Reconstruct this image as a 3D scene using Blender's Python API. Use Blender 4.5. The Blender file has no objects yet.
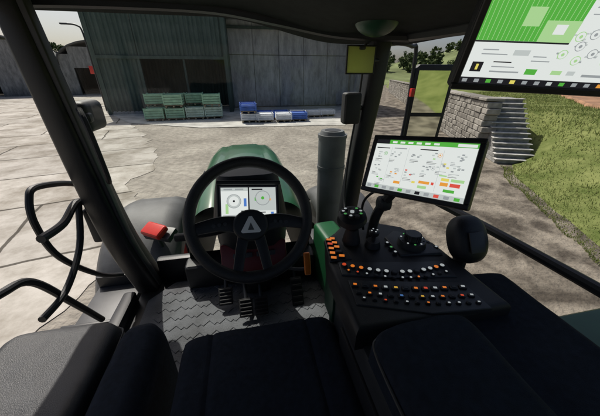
import bpy, bmesh, math, random
from mathutils import Vector, Matrix, noise
random.seed(7)
sc=bpy.context.scene
sc.view_settings.view_transform='Standard'
try: sc.view_settings.look='None'
except: pass
sc.view_settings.exposure=0

# ---------------------------------------------------------------- materials
def new_mat(name):
    m=bpy.data.materials.new(name); m.use_nodes=True
    nt=m.node_tree; b=nt.nodes['Principled BSDF']
    return m,nt,b
def col(c): return (c[0],c[1],c[2],1)
def pmat(name,c,rough=.5,metal=0,var=.25,scale=20,bump=.0,bscale=200,spec=.5,coat=0):
    m,nt,b=new_mat(name)
    tc=nt.nodes.new('ShaderNodeTexCoord')
    n=nt.nodes.new('ShaderNodeTexNoise'); n.inputs['Scale'].default_value=scale; n.inputs['Detail'].default_value=4
    nt.links.new(tc.outputs['Object'],n.inputs['Vector'])
    r=nt.nodes.new('ShaderNodeValToRGB')
    r.color_ramp.elements[0].position=.3; r.color_ramp.elements[1].position=.7
    r.color_ramp.elements[0].color=col([x*(1-var) for x in c]); r.color_ramp.elements[1].color=col([min(1,x*(1+var)) for x in c])
    nt.links.new(n.outputs['Fac'],r.inputs['Fac']); nt.links.new(r.outputs['Color'],b.inputs['Base Color'])
    b.inputs['Roughness'].default_value=rough; b.inputs['Metallic'].default_value=metal
    b.inputs['Specular IOR Level'].default_value=spec
    b.inputs['Coat Weight'].default_value=coat
    if bump>0:
        n2=nt.nodes.new('ShaderNodeTexNoise'); n2.inputs['Scale'].default_value=bscale; n2.inputs['Detail'].default_value=2
        nt.links.new(tc.outputs['Object'],n2.inputs['Vector'])
        bp=nt.nodes.new('ShaderNodeBump'); bp.inputs['Strength'].default_value=bump; bp.inputs['Distance'].default_value=.01
        nt.links.new(n2.outputs['Fac'],bp.inputs['Height']); nt.links.new(bp.outputs['Normal'],b.inputs['Normal'])
    return m
M_black=pmat('black_plastic',(.012,.013,.016),.5,bump=.15,bscale=600)
M_frame=pmat('cab_frame_paint',(.009,.010,.013),.45,var=.15,bump=.05)
M_rubber=pmat('rubber',(.016,.016,.018),.6,bump=.2,bscale=300)
M_seat=pmat('seat_fabric',(.010,.016,.029),.85,var=.3,scale=60,bump=.5,bscale=900,spec=.25)
M_seat2=pmat('seat_vinyl',(.018,.02,.025),.45,var=.2,scale=30,bump=.25,bscale=500)
M_head=pmat('headliner',(.012,.015,.015),.85,bump=.2,bscale=400,spec=.2)
M_floor=pmat('floor_mat_rubber',(.075,.08,.09),.75,var=.45,scale=7,bump=.4,bscale=160)
M_grey=pmat('grey_plastic',(.07,.073,.077),.5,var=.2,bump=.1)
M_dgrey=pmat('dark_grey_plastic',(.03,.032,.036),.45,var=.2,bump=.1,bscale=500)
M_fender=pmat('fender_plastic',(.07,.072,.075),.6,var=.4,scale=5,bump=.1,bscale=120)
M_stack=pmat('exhaust_grey',(.13,.135,.14),.55,var=.25,scale=8)
M_green=pmat('green_paint',(.014,.085,.034),.3,var=.18,scale=5,coat=.3)
M_dgreen=pmat('dark_green_paint',(.01,.05,.026),.4,var=.2,scale=8)
M_red=pmat('red_plastic',(.6,.025,.015),.3,var=.1)
M_dred=pmat('dark_red_panel',(.13,.008,.008),.4,var=.1)
M_orange=pmat('orange_plastic',(.8,.2,.02),.4,var=.1)
M_white=pmat('white_plastic',(.72,.72,.72),.4,var=.05)
M_metal=pmat('steel',(.35,.35,.36),.35,metal=.9,var=.2)
def trans_label():
    m,nt,b=new_mat('yellow_green_acrylic'); o=[n for n in nt.nodes if n.type=='OUTPUT_MATERIAL'][0]
    b.inputs['Base Color'].default_value=(.62,.66,.24,1); b.inputs['Roughness'].default_value=.4
    t=nt.nodes.new('ShaderNodeBsdfTranslucent'); t.inputs[0].default_value=(.62,.68,.28,1)
    n=nt.nodes.new('ShaderNodeTexNoise'); n.inputs['Scale'].default_value=30
    mr=nt.nodes.new('ShaderNodeMapRange'); mr.inputs['To Min'].default_value=.45; mr.inputs['To Max'].default_value=.65; nt.links.new(n.outputs['Fac'],mr.inputs[0])
    mx=nt.nodes.new('ShaderNodeMixShader'); nt.links.new(mr.outputs[0],mx.inputs[0]); nt.links.new(b.outputs[0],mx.inputs[1]); nt.links.new(t.outputs[0],mx.inputs[2]); nt.links.new(mx.outputs[0],o.inputs[0])
    return m
M_yel=trans_label()
def emat(name,c,s=.8):
    m,nt,b=new_mat(name)
    b.inputs['Base Color'].default_value=(0.01,0.01,0.01,1); b.inputs['Emission Color'].default_value=col(c); b.inputs['Emission Strength'].default_value=s
    b.inputs['Roughness'].default_value=.25
    return m
def glassmat(name,fac=.045,tint=(.97,1,.98)):
    m=bpy.data.materials.new(name); m.use_nodes=True; nt=m.node_tree; nt.nodes.clear()
    o=nt.nodes.new('ShaderNodeOutputMaterial'); mx=nt.nodes.new('ShaderNodeMixShader')
    t=nt.nodes.new('ShaderNodeBsdfTransparent'); t.inputs[0].default_value=col(tint)
    g=nt.nodes.new('ShaderNodeBsdfGlossy'); g.inputs['Roughness'].default_value=.03
    mx.inputs[0].default_value=fac
    nt.links.new(t.outputs[0],mx.inputs[1]); nt.links.new(g.outputs[0],mx.inputs[2]); nt.links.new(mx.outputs[0],o.inputs[0])
    return m
M_glass=glassmat('cab_glass',.03)

# ---------------------------------------------------------------- helpers
def empty(name,loc=(0,0,0)):
    e=bpy.data.objects.new(name,None); e.empty_display_size=.1; e.location=loc
    sc.collection.objects.link(e); return e
def finish(name,bm,mats,parent=None,smooth=True,M=None):
    if M is not None: bm.transform(M)
    bmesh.ops.recalc_face_normals(bm,faces=bm.faces)
    me=bpy.data.meshes.new(name); bm.to_mesh(me); bm.free()
    if not isinstance(mats,(list,tuple)): mats=[mats]
    for m in mats: me.materials.append(m)
    ob=bpy.data.objects.new(name,me); sc.collection.objects.link(ob)
    if smooth:
        for p in me.polygons: p.use_smooth=True
        try: me.set_sharp_from_angle(angle=math.radians(35))
        except Exception: pass
    if parent: ob.parent=parent
    return ob
def add_box(bm,c,s,R=None,mi=0,bevel=0,seg=2,taper=None):
    r=bmesh.ops.create_cube(bm,size=1)
    vs=r['verts']
    for v in vs:
        k=1
        if taper and v.co.z>0: k=taper
        v.co=Vector((v.co.x*s[0]*k,v.co.y*s[1]*k,v.co.z*s[2]))
    fs=list({f for v in vs for f in v.link_faces})
    for f in fs: f.material_index=mi
    if bevel>0:
        es=list({e for v in vs for e in v.link_edges})
        rr=bmesh.ops.bevel(bm,geom=es,offset=bevel,segments=seg,affect='EDGES',profile=.6)
        vs=list({v for f in rr['faces'] for v in f.verts}|{v for v in vs if v.is_valid})
        for v in vs:
            for f in v.link_faces: f.material_index=mi
    T=Matrix.Translation(Vector(c))
    if R is not None: T=T@R.to_4x4()
    bmesh.ops.transform(bm,matrix=T,verts=vs)
    return vs
def box(name,c,s,mat,parent=None,R=None,bevel=.006,seg=2,M=None,taper=None):
    bm=bmesh.new(); add_box(bm,c,s,R,0,bevel,seg,taper)
    return finish(name,bm,mat,parent,M=M)
def rotE(x=0,y=0,z=0):
    return (Matrix.Rotation(math.radians(z),3,'Z')@Matrix.Rotation(math.radians(y),3,'Y')@Matrix.Rotation(math.radians(x),3,'X'))
def smooth_path(pts,n=6,closed=False):
    P=[Vector(p) for p in pts]; out=[]
    N=len(P); rng=N if closed else N-1
    for i in range(rng):
        p0=P[(i-1)%N] if (closed or i>0) else P[0]; p1=P[i]; p2=P[(i+1)%N]; p3=P[(i+2)%N] if (closed or i+2<N) else P[-1]
        for k in range(n):
            t=k/n
            out.append(.5*((2*p1)+(p2-p0)*t+(2*p0-5*p1+4*p2-p3)*t*t+(3*p1-p0-3*p2+p3)*t**3))
    if not closed: out.append(P[-1])
    return out
def add_tube(bm,path,r,seg=10,closed=False,mi=0,caps=True):
    rings=[]; N=len(path)
    up=None
    for i,p in enumerate(path):
        if closed: t=(path[(i+1)%N]-path[i-1]).normalized()
        else: t=(path[min(i+1,N-1)]-path[max(i-1,0)]).normalized()
        if up is None:
            up=Vector((0,0,1)) if abs(t.z)<.9 else Vector((1,0,0))
        a=(up-t*up.dot(t)).normalized(); b=t.cross(a); up=a
        rr=r[i] if isinstance(r,(list,tuple)) else r
        rings.append([bm.verts.new(p+(a*math.cos(2*math.pi*k/seg)+b*math.sin(2*math.pi*k/seg))*rr) for k in range(seg)])
    for i in range(N if closed else N-1):
        A=rings[i];B=rings[(i+1)%N]
        for k in range(seg):
            f=bm.faces.new((A[k],A[(k+1)%seg],B[(k+1)%seg],B[k])); f.material_index=mi
    if not closed and caps:
        for A in (rings[0],rings[-1]):
            f=bm.faces.new(A); f.material_index=mi
def tube(name,pts,r,mat,parent=None,n=6,closed=False,seg=10,smooth=True):
    bm=bmesh.new()
    path=smooth_path(pts,n,closed) if smooth else [Vector(p) for p in pts]
    add_tube(bm,path,r,seg,closed)
    return finish(name,bm,mat,parent)
def add_prism(bm,poly,z0,z1,mi=0,bevel=0,inset=0):
    lo=[bm.verts.new((x,y,z0)) for x,y in poly]; hi=[bm.verts.new((x,y,z1)) for x,y in poly]
    n=len(poly); fs=[bm.faces.new(lo[::-1]),bm.faces.new(hi)]
    for i in range(n): fs.append(bm.faces.new((lo[i],lo[(i+1)%n],hi[(i+1)%n],hi[i])))
    for f in fs: f.material_index=mi
    if bevel>0:
        es=list(fs[1].edges)
        rr=bmesh.ops.bevel(bm,geom=es,offset=bevel,segments=4,affect='EDGES',profile=.5)
        for f in rr['faces']: f.material_index=mi
def add_cyl(bm,c,r,h,seg=20,R=None,mi=0,r2=None,bevel=0):
    rr=bmesh.ops.create_cone(bm,cap_ends=True,segments=seg,radius1=r,radius2=r if r2 is None else r2,depth=h)
    vs=rr['verts']
    for f in {f for v in vs for f in v.link_faces}: f.material_index=mi
    T=Matrix.Translation(Vector(c))
    if R is not None: T=T@R.to_4x4()
    bmesh.ops.transform(bm,matrix=T,verts=vs)
def basis(o,xd,n):
    n=Vector(n).normalized(); x=Vector(xd); x=(x-n*x.dot(n)).normalized(); y=n.cross(x)
    M=Matrix(((x.x,y.x,n.x,o[0]),(x.y,y.y,n.y,o[1]),(x.z,y.z,n.z,o[2]),(0,0,0,1)))
    return M
def sheet(name,poly,z,mat,parent=None):
    bm=bmesh.new(); bm.faces.new([bm.verts.new((x,y,z)) for x,y in poly])
    o=finish(name,bm,mat,parent,smooth=False)
    if o.data.polygons[0].normal.z<0: o.data.flip_normals()
    return o

# ================================================================ WORLD / LIGHT
SUN_EL=math.radians(52); sh=Vector((-.42,.907)).normalized()
sdir=Vector((sh.x*math.cos(SUN_EL),sh.y*math.cos(SUN_EL),math.sin(SUN_EL)))
w=bpy.data.worlds.new('World'); sc.world=w; w.use_nodes=True
nt=w.node_tree; bg=nt.nodes['Background']; sky=nt.nodes.new('ShaderNodeTexSky'); sky.sky_type='NISHITA'
sky.sun_disc=False; sky.sun_elevation=SUN_EL; sky.sun_rotation=math.atan2(sh.x,sh.y)
sky.dust_density=4.0; sky.air_density=.8; sky.ozone_density=.8
nt.links.new(sky.outputs[0],bg.inputs[0]); bg.inputs[1].default_value=.095
L=bpy.data.lights.new('sun','SUN'); L.energy=4.4; L.angle=math.radians(.5); L.color=(1,.945,.86)
lo=bpy.data.objects.new('sun',L); sc.collection.objects.link(lo); lo.rotation_euler=(-sdir).to_track_quat('-Z','Y').to_euler(); lo.location=(0,0,30)

# ================================================================ CAMERA
th=math.radians(26.65); ps=math.radians(11.3)
cam=bpy.data.cameras.new('camera'); co=bpy.data.objects.new('camera',cam); sc.collection.objects.link(co); sc.camera=co
cam.sensor_width=36; cam.lens=15.9; cam.clip_start=.02; cam.clip_end=3000
co.location=(0,0,2.75)
fw=Vector((math.sin(ps)*math.cos(th),math.cos(ps)*math.cos(th),-math.sin(th)))
co.rotation_euler=fw.to_track_quat('-Z','Y').to_euler()

# ================================================================ GROUND
def ground_mat():
    m,nt,b=new_mat('dusty_ground'); N=nt.nodes; Lk=nt.links
    tc=N.new('ShaderNodeTexCoord')
    def noi(s,d=8,dist=0):
        n=N.new('ShaderNodeTexNoise'); n.inputs['Scale'].default_value=s; n.inputs['Detail'].default_value=d; n.inputs['Distortion'].default_value=dist
        Lk.new(tc.outputs['Object'],n.inputs['Vector']); return n
    def ramp(src,p0,c0,p1,c1):
        r=N.new('ShaderNodeValToRGB'); e=r.color_ramp.elements
        e[0].position=p0;e[1].position=p1;e[0].color=col(c0);e[1].color=col(c1); Lk.new(src,r.inputs['Fac']); return r
    a=ramp(noi(.35,10,.6).outputs['Fac'],.35,(.27,.245,.21),.66,(.44,.405,.35))
    bb=ramp(noi(5,10).outputs['Fac'],.32,(.4,.4,.4),.66,(1,1,1))
    mul=N.new('ShaderNodeMixRGB'); mul.blend_type='MULTIPLY'; mul.inputs[0].default_value=.6
    Lk.new(a.outputs[0],mul.inputs[1]); Lk.new(bb.outputs[0],mul.inputs[2])
    sep=N.new('ShaderNodeSeparateXYZ'); Lk.new(tc.outputs['Object'],sep.inputs[0])
    mth=N.new('ShaderNodeMath'); mth.operation='MULTIPLY_ADD'; Lk.new(sep.outputs['Y'],mth.inputs[0]); mth.inputs[1].default_value=-.43; Lk.new(sep.outputs['X'],mth.inputs[2])
    n3=noi(.5,6); ad=N.new('ShaderNodeMath'); ad.operation='MULTIPLY_ADD'; Lk.new(n3.outputs['Fac'],ad.inputs[0]); ad.inputs[1].default_value=4; Lk.new(mth.outputs[0],ad.inputs[2])
    mr=N.new('ShaderNodeMapRange'); mr.inputs['From Min'].default_value=.5; mr.inputs['From Max'].default_value=3; Lk.new(ad.outputs[0],mr.inputs['Value'])
    dk=ramp(noi(1.7,12,.4).outputs['Fac'],.38,(.07,.06,.048),.62,(.25,.222,.18))
    mx=N.new('ShaderNodeMixRGB'); Lk.new(mr.outputs[0],mx.inputs[0]); Lk.new(mul.outputs[0],mx.inputs[1]); Lk.new(dk.outputs[0],mx.inputs[2])
    Lk.new(mx.outputs[0],b.inputs['Base Color']); b.inputs['Roughness'].default_value=.95; b.inputs['Specular IOR Level'].default_value=.2
    bp=N.new('ShaderNodeBump'); bp.inputs['Strength'].default_value=.8; bp.inputs['Distance'].default_value=.06
    Lk.new(noi(12,8).outputs['Fac'],bp.inputs['Height']); Lk.new(bp.outputs[0],b.inputs['Normal'])
    return m
sheet('ground',[(-700,-700),(700,-700),(700,700),(-700,700)],0,ground_mat())

def slab_mat():
    m,nt,b=new_mat('concrete_slabs'); N=nt.nodes; Lk=nt.links
    tc=N.new('ShaderNodeTexCoord'); mp=N.new('ShaderNodeMapping'); mp.inputs['Rotation'].default_value=(0,0,math.radians(-14)); Lk.new(tc.outputs['Object'],mp.inputs[0])
    br=N.new('ShaderNodeTexBrick'); br.inputs['Scale'].default_value=1; br.inputs['Brick Width'].default_value=6; br.inputs['Row Height'].default_value=2.6
    br.inputs['Mortar Size'].default_value=.045; br.inputs['Mortar Smooth'].default_value=.4; br.offset=.5
    br.inputs['Color1'].default_value=(.55,.52,.47,1); br.inputs['Color2'].default_value=(.44,.415,.375,1); br.inputs['Mortar'].default_value=(.11,.10,.085,1)
    ns=N.new('ShaderNodeTexNoise'); ns.inputs['Scale'].default_value=.9; ns.inputs['Detail'].default_value=5; Lk.new(mp.outputs[0],ns.inputs[0])
    va=N.new('ShaderNodeVectorMath'); va.operation='MULTIPLY_ADD'; Lk.new(ns.outputs['Color'],va.inputs[0]); va.inputs[1].default_value=(.22,.22,0); Lk.new(mp.outputs[0],va.inputs[2])
    Lk.new(va.outputs[0],br.inputs['Vector'])
    n=N.new('ShaderNodeTexNoise'); n.inputs['Scale'].default_value=.6; n.inputs['Detail'].default_value=12; n.inputs['Roughness'].default_value=.72; Lk.new(mp.outputs[0],n.inputs[0])
    r=N.new('ShaderNodeValToRGB'); r.color_ramp.elements[0].position=.38; r.color_ramp.elements[0].color=(.48,.455,.41,1); r.color_ramp.elements[1].position=.6; r.color_ramp.elements[1].color=(1,1,1,1); Lk.new(n.outputs['Fac'],r.inputs[0])
    mul=N.new('ShaderNodeMixRGB'); mul.blend_type='MULTIPLY'; mul.inputs[0].default_value=1; Lk.new(br.outputs['Color'],mul.inputs[1]); Lk.new(r.outputs[0],mul.inputs[2])
    Lk.new(mul.outputs[0],b.inputs['Base Color']); b.inputs['Roughness'].default_value=.9; b.inputs['Specular IOR Level'].default_value=.2
    bp=N.new('ShaderNodeBump'); bp.inputs['Strength'].default_value=.3; bp.inputs['Distance'].default_value=.02; Lk.new(n.outputs['Fac'],bp.inputs['Height']); Lk.new(bp.outputs[0],b.inputs['Normal'])
    return m
jag=[]
for k in range(170):
    y=-20+k*.235
    if y<5: x=-1.6-.8*(y+20)/25
    elif y<14: x=-2.4-2.2*(y-5)/9
    else: x=-4.6-2.4*(y-14)/5.5
    jag.append((x+.5*noise.fractal(Vector((y*.55,.3,0)),.6,2.2,5),y))
sheet('concrete_yard',[(-90,-20)]+jag+[(-12,31),(-14,50),(-90,70)],.012,slab_mat())

def wallx(y): return 8.56+.44*(y-7.8)
EDGE=[(-60,4.6),(-20,5.0),(0,5.3),(2.2,5.6),(4.0,6.6),(6.2,7.8),(8.2,9.75),(20,wallx(20)+.75),(70,wallx(70)+.75)]
def edgex(y):
    for (y0,x0),(y1,x1) in zip(EDGE,EDGE[1:]):
        if y<=y1: t=max(0,(y-y0)/(y1-y0)); return x0+(x1-x0)*t
    return EDGE[-1][1]
def gh(x,y):
    d=x-edgex(y); W=4.6 if y<5 else max(1.2,4.6-(y-5)*.8); t=min(1,max(0,d/W)); H=1.4+.2*noise.noise(Vector((x*.12,y*.12,5)))
    return .02+H*t*t*(3-2*t)+.06*noise.noise(Vector((x*.7,y*.7,2)))*t
def grass_ground_mat():
    m,nt,b=new_mat('grass_ground'); N=nt.nodes; Lk=nt.links
    tc=N.new('ShaderNodeTexCoord'); n=N.new('ShaderNodeTexNoise'); n.inputs['Scale'].default_value=1.1; n.inputs['Detail'].default_value=12; n.inputs['Roughness'].default_value=.7; Lk.new(tc.outputs['Object'],n.inputs[0])
    r=N.new('ShaderNodeValToRGB'); e=r.color_ramp.elements; e[0].position=.36;e[0].color=(.085,.115,.03,1);e[1].position=.64;e[1].color=(.21,.235,.085,1); Lk.new(n.outputs['Fac'],r.inputs[0])
    Lk.new(r.outputs[0],b.inputs['Base Color']); b.inputs['Roughness'].default_value=1; b.inputs['Specular IOR Level'].default_value=.1
    bp=N.new('ShaderNodeBump'); bp.inputs['Strength'].default_value=.8; bp.inputs['Distance'].default_value=.08; Lk.new(n.outputs['Fac'],bp.inputs['Height']); Lk.new(bp.outputs[0],b.inputs['Normal'])
    return m
M_gg=grass_ground_mat()
def grass_bank():
    bm=bmesh.new(); ys=[-60+2*k for k in range(25)]+[-11+.6*k for k in range(66)]+[28+3*k for k in range(15)]
    offs=[0,.15,.4,.8,1.2,1.7,2.2,2.8,3.4,4.2,5,6,8,10,13,17,23,32,50,80,130]
    rows=[]
    for y in ys:
        rows.append([bm.verts.new((edgex(y)+o+ (.25*noise.noise(Vector((y*1.1,0,0))) if o<.1 else 0),y,gh(edgex(y)+o,y) if o>0 else -.03)) for o in offs])
    for a,b in zip(rows,rows[1:]):
        for k in range(len(offs)-1): bm.faces.new((a[k],a[k+1],b[k+1],b[k]))
    return finish('grass_bank',bm,M_gg)
grass_bank()
def soil():
    bm=bmesh.new(); rows=[]
    for j in range(24):
        row=[]
        for i in range(30):
            u=(i/29)**1.6; v=j/23*2.2
            x=13.6+u*80+5.6*v; y=8.1+v*5.7+u*34
            row.append(bm.verts.new((x+.3*noise.noise(Vector((y,x,0))),y,max(gh(x,y),1.35)+(.1+.03*(i%2) if 0<i<29 and 0<j<23 else -.05))))
        rows.append(row)
    for j in range(23):
        for i in range(29): bm.faces.new((rows[j][i],rows[j][i+1],rows[j+1][i+1],rows[j+1][i]))
    finish('ploughed_field',bm,pmat('soil',(.27,.15,.085),.95,scale=1.6,var=.4,bump=.4,bscale=3))
soil()
def grassblades():
    bm=bmesh.new(); cnt=0
    while cnt<60000:
        y=random.uniform(-3,20); d0=random.random()**1.9*20-.3
        x=edgex(y)+d0+.3*noise.noise(Vector((y*1.3,1,0)))
        if 8.3<x<10.3 and 7<y<10.5: continue
        d=math.hypot(x,y); z=gh(x,y)
        h=random.uniform(.04,.14)*(.8+.7*noise.noise(Vector((x*.5,y*.5,3)))); wd=.004+.0008*d
        if d0<.3: h*=.5
        a=random.uniform(0,6.28); dx=math.cos(a)*wd; dy=math.sin(a)*wd
        lx=random.gauss(0,.4)*h; ly=random.gauss(0,.4)*h
        f=bm.faces.new([bm.verts.new((x-dx,y-dy,z-.01)),bm.verts.new((x+dx,y+dy,z-.01)),bm.verts.new((x+lx,y+ly,z+h))]); f.material_index=random.choice((0,0,1,1,2)); cnt+=1
    ms=[]
    for nm,c in (('grass_a',(.16,.2,.06)),('grass_b',(.24,.26,.1)),('grass_c',(.11,.145,.045))):
        m=pmat(nm,c,.8,spec=.1); nt=m.node_tree; b=nt.nodes['Principled BSDF']; o=[n for n in nt.nodes if n.type=='OUTPUT_MATERIAL'][0]
        t=nt.nodes.new('ShaderNodeBsdfTranslucent'); t.inputs[0].default_value=col([q*1.2 for q in c]); mx=nt.nodes.new('ShaderNodeMixShader'); mx.inputs[0].default_value=.45
        nt.links.new(b.outputs[0],mx.inputs[1]); nt.links.new(t.outputs[0],mx.inputs[2]); nt.links.new(mx.outputs[0],o.inputs[0]); ms.append(m)
    return finish('grass',bm,ms,smooth=False)
grassblades()

# ---------------------------------------------------------------- hills
def hbase(azd): return 9+24*math.exp(-((azd-53)/13)**2)+5*math.exp(-((azd+34)/14)**2)
def hz(x,y):
    rr=math.hypot(x,y); t=min(1,max(0,(rr-80)/130)); t=t*t*(3-2*t); azd=math.degrees(math.atan2(x,y))
    return t*(hbase(azd)+5*noise.noise(Vector((x*.012,y*.012,1))))-.3*(1-t)
def hills():
    bm=bmesh.new(); G=60; rings=26; rows=[]
    for j in range(rings):
        rr=75+j*12; row=[]
        for i in range(G+1):
            az=math.radians(-75+i*150/G); x=math.sin(az)*rr;y=math.cos(az)*rr
            row.append(bm.verts.new((x,y,hz(x,y))))
        rows.append(row)
    for j in range(rings-1):
        for i in range(G): bm.faces.new((rows[j][i],rows[j][i+1],rows[j+1][i+1],rows[j+1][i]))
    return finish('hills',bm,pmat('hill_meadow',(.15,.18,.08),1,var=.5,scale=.08,spec=.1))
hills()

# ---------------------------------------------------------------- trees
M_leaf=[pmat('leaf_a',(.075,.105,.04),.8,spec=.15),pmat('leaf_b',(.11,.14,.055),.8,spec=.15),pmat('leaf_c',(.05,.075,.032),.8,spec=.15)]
M_bark=pmat('bark',(.09,.07,.05),.9,scale=8,bump=.4,bscale=20)
def add_tree(bm,x,y,z,H,leaves,ls):
    base=Vector((x,y,z)); th_=H*.42
    add_tube(bm,[base,base+Vector((H*.01,0,th_*.5)),base+Vector((H*.03,0,th_)),base+Vector((0,H*.02,H*.75))],[H*.03,H*.024,H*.018,H*.006],6,mi=3)
    cl=[]
    for k in range(11):
        a=random.uniform(0,6.28); r=H*random.uniform(.08,.3); hh=H*random.uniform(.25,.9)
        if hh>H*.75: r*=.6
        c=base+Vector((math.cos(a)*r,math.sin(a)*r,hh)); cl.append((c,H*random.uniform(.12,.2)))
        if k<6: add_tube(bm,[base+Vector((H*.02,0,th_*random.uniform(.7,1))),c],[H*.012,H*.004],5,mi=3)
    for i in range(leaves):
        c,r=random.choice(cl); d=Vector((random.gauss(0,1),random.gauss(0,1),random.gauss(0,1))).normalized()*r*random.uniform(.45,1.1)
        d.z*=.75; p=c+d
        a=Vector((random.gauss(0,1),random.gauss(0,1),random.gauss(0,1))).normalized()*ls*random.uniform(.6,1.3)
        b=a.cross(Vector((random.gauss(0,1),random.gauss(0,1),random.gauss(0,1)))).normalized()*a.length*.6
        f=bm.faces.new([bm.verts.new(p-a),bm.verts.new(p+b),bm.verts.new(p+a),bm.verts.new(p-b)])
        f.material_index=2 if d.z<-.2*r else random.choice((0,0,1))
def treemass(name,lst,leaves,ls):
    bm=bmesh.new()
    for (x,y,z,H) in lst: add_tree(bm,x,y,z,H,leaves,ls)
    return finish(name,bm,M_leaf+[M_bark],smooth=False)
lst=[]
for i in range(110):
    az=math.radians(random.uniform(26,60)); rr=random.uniform(115,225); x=math.sin(az)*rr;y=math.cos(az)*rr; lst.append((x,y,hz(x,y)-.9,random.uniform(3.5,7)))
for i in range(30):
    az=math.radians(random.uniform(-50,-22)); rr=random.uniform(100,170); x=math.sin(az)*rr;y=math.cos(az)*rr; lst.append((x,y,hz(x,y)-.9,random.uniform(6,9)))
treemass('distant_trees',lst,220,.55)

# ---------------------------------------------------------------- warehouse
def corr_wall(bm,x0,x1,y,z0,z1,pitch=.3,amp=.06,mi=0):
    n=int((x1-x0)/pitch*4); prev=None
    prof=[0,1,1,0]
    for i in range(n+1):
        x=x0+(x1-x0)*i/n; yy=y-amp*prof[i%4]
        cur=(bm.verts.new((x,yy,z0)),bm.verts.new((x,yy,z1)))
        if prev:
            f=bm.faces.new((prev[0],cur[0],cur[1],prev[1])); f.material_index=mi
        prev=cur
def concrete_panel_mat(name,c0,c1):
    m,nt,b=new_mat(name); N=nt.nodes; Lk=nt.links
    tc=N.new('ShaderNodeTexCoord'); mp=N.new('ShaderNodeMapping'); mp.inputs['Scale'].default_value=(1.6,1,.4); Lk.new(tc.outputs['Object'],mp.inputs[0])
    n=N.new('ShaderNodeTexNoise'); n.inputs['Scale'].default_value=1.4; n.inputs['Detail'].default_value=10; n.inputs['Roughness'].default_value=.75; Lk.new(mp.outputs[0],n.inputs[0])
    r=N.new('ShaderNodeValToRGB'); e=r.color_ramp.elements; e[0].position=.36;e[0].color=col(c0);e[1].position=.62;e[1].color=col(c1); Lk.new(n.outputs['Fac'],r.inputs[0])
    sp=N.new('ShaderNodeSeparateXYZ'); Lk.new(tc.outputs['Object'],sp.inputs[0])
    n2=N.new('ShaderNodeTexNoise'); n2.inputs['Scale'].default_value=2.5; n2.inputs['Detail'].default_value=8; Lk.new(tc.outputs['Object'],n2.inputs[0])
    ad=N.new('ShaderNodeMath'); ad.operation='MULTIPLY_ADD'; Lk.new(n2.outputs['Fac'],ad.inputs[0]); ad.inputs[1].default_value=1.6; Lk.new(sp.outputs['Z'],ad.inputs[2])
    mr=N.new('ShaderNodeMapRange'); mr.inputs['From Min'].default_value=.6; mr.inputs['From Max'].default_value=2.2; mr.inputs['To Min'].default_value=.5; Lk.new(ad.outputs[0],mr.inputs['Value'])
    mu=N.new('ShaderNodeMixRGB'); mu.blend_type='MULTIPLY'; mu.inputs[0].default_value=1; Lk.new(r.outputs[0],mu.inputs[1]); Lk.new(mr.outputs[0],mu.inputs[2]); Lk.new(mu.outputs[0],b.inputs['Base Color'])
    b.inputs['Roughness'].default_value=.9; return m
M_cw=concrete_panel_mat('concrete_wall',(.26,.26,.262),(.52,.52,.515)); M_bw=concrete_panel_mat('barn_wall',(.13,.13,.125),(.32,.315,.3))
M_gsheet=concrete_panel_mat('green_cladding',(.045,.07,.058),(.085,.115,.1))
M_roof=pmat('roof_sheet',(.07,.075,.075),.6,var=.3,scale=1)
hg=empty('warehouse',(0,24,0))
def hp(o):
    o.parent=hg; o.matrix_parent_inverse=Matrix.Translation((0,-24,0)); return o
# left bay: half-open sliding door, dark interior behind it
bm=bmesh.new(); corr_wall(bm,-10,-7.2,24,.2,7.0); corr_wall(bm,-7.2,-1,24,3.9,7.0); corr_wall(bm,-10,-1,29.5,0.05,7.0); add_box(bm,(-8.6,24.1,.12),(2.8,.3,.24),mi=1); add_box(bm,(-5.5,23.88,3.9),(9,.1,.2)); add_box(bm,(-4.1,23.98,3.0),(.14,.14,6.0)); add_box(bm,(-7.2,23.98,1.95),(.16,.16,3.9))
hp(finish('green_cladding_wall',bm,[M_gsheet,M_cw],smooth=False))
bm=bmesh.new()
add_box(bm,(4.6,27.25,3.5),(11.4,.1,7.4))
for k in range(5):
    add_box(bm,(-1+ (k+.5)*2.24,27.1,2.2),(2.21,.2,4.2),bevel=.015,seg=1); add_box(bm,(-1+ (k+.5)*2.24,27.12,5.6),(2.21,.2,2.5),bevel=.015,seg=1)
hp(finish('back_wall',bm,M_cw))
bm=bmesh.new()
for c,s in [((-10.05,24.0,3.5),(.3,.3,7)),((-1.0,23.9,3.5),(.3,.3,7)),((10.3,23.9,3.5),(.3,.3,7)),((4.6,23.95,6.9),(10.8,.2,.5)),((4.6,26.8,6.3),(11,.14,.2))]:
    add_box(bm,c,s,bevel=.02,seg=1)
hp(finish('steel_posts',bm,M_gsheet))
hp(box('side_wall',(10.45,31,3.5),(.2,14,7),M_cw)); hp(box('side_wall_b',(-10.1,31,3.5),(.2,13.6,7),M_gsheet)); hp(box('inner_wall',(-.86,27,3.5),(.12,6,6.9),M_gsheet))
bm=bmesh.new()
for c,s,r in [((0,27.3,8.1),(22,6.8,.12),9),((0,34.3,8.0),(22,7.6,.12),-9)]: add_box(bm,c,s,rotE(x=r))
hp(finish('roof',bm,M_roof))
sheet('loading_pad',[(-7.2,19.2),(-2.5,16.6),(6,15.9),(10.6,23.7),(10.6,27),(-10.2,29.4),(-10.2,24.2)],.03,pmat('pad_concrete',(.47,.455,.42),.9,scale=1.2,var=.3))

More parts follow.
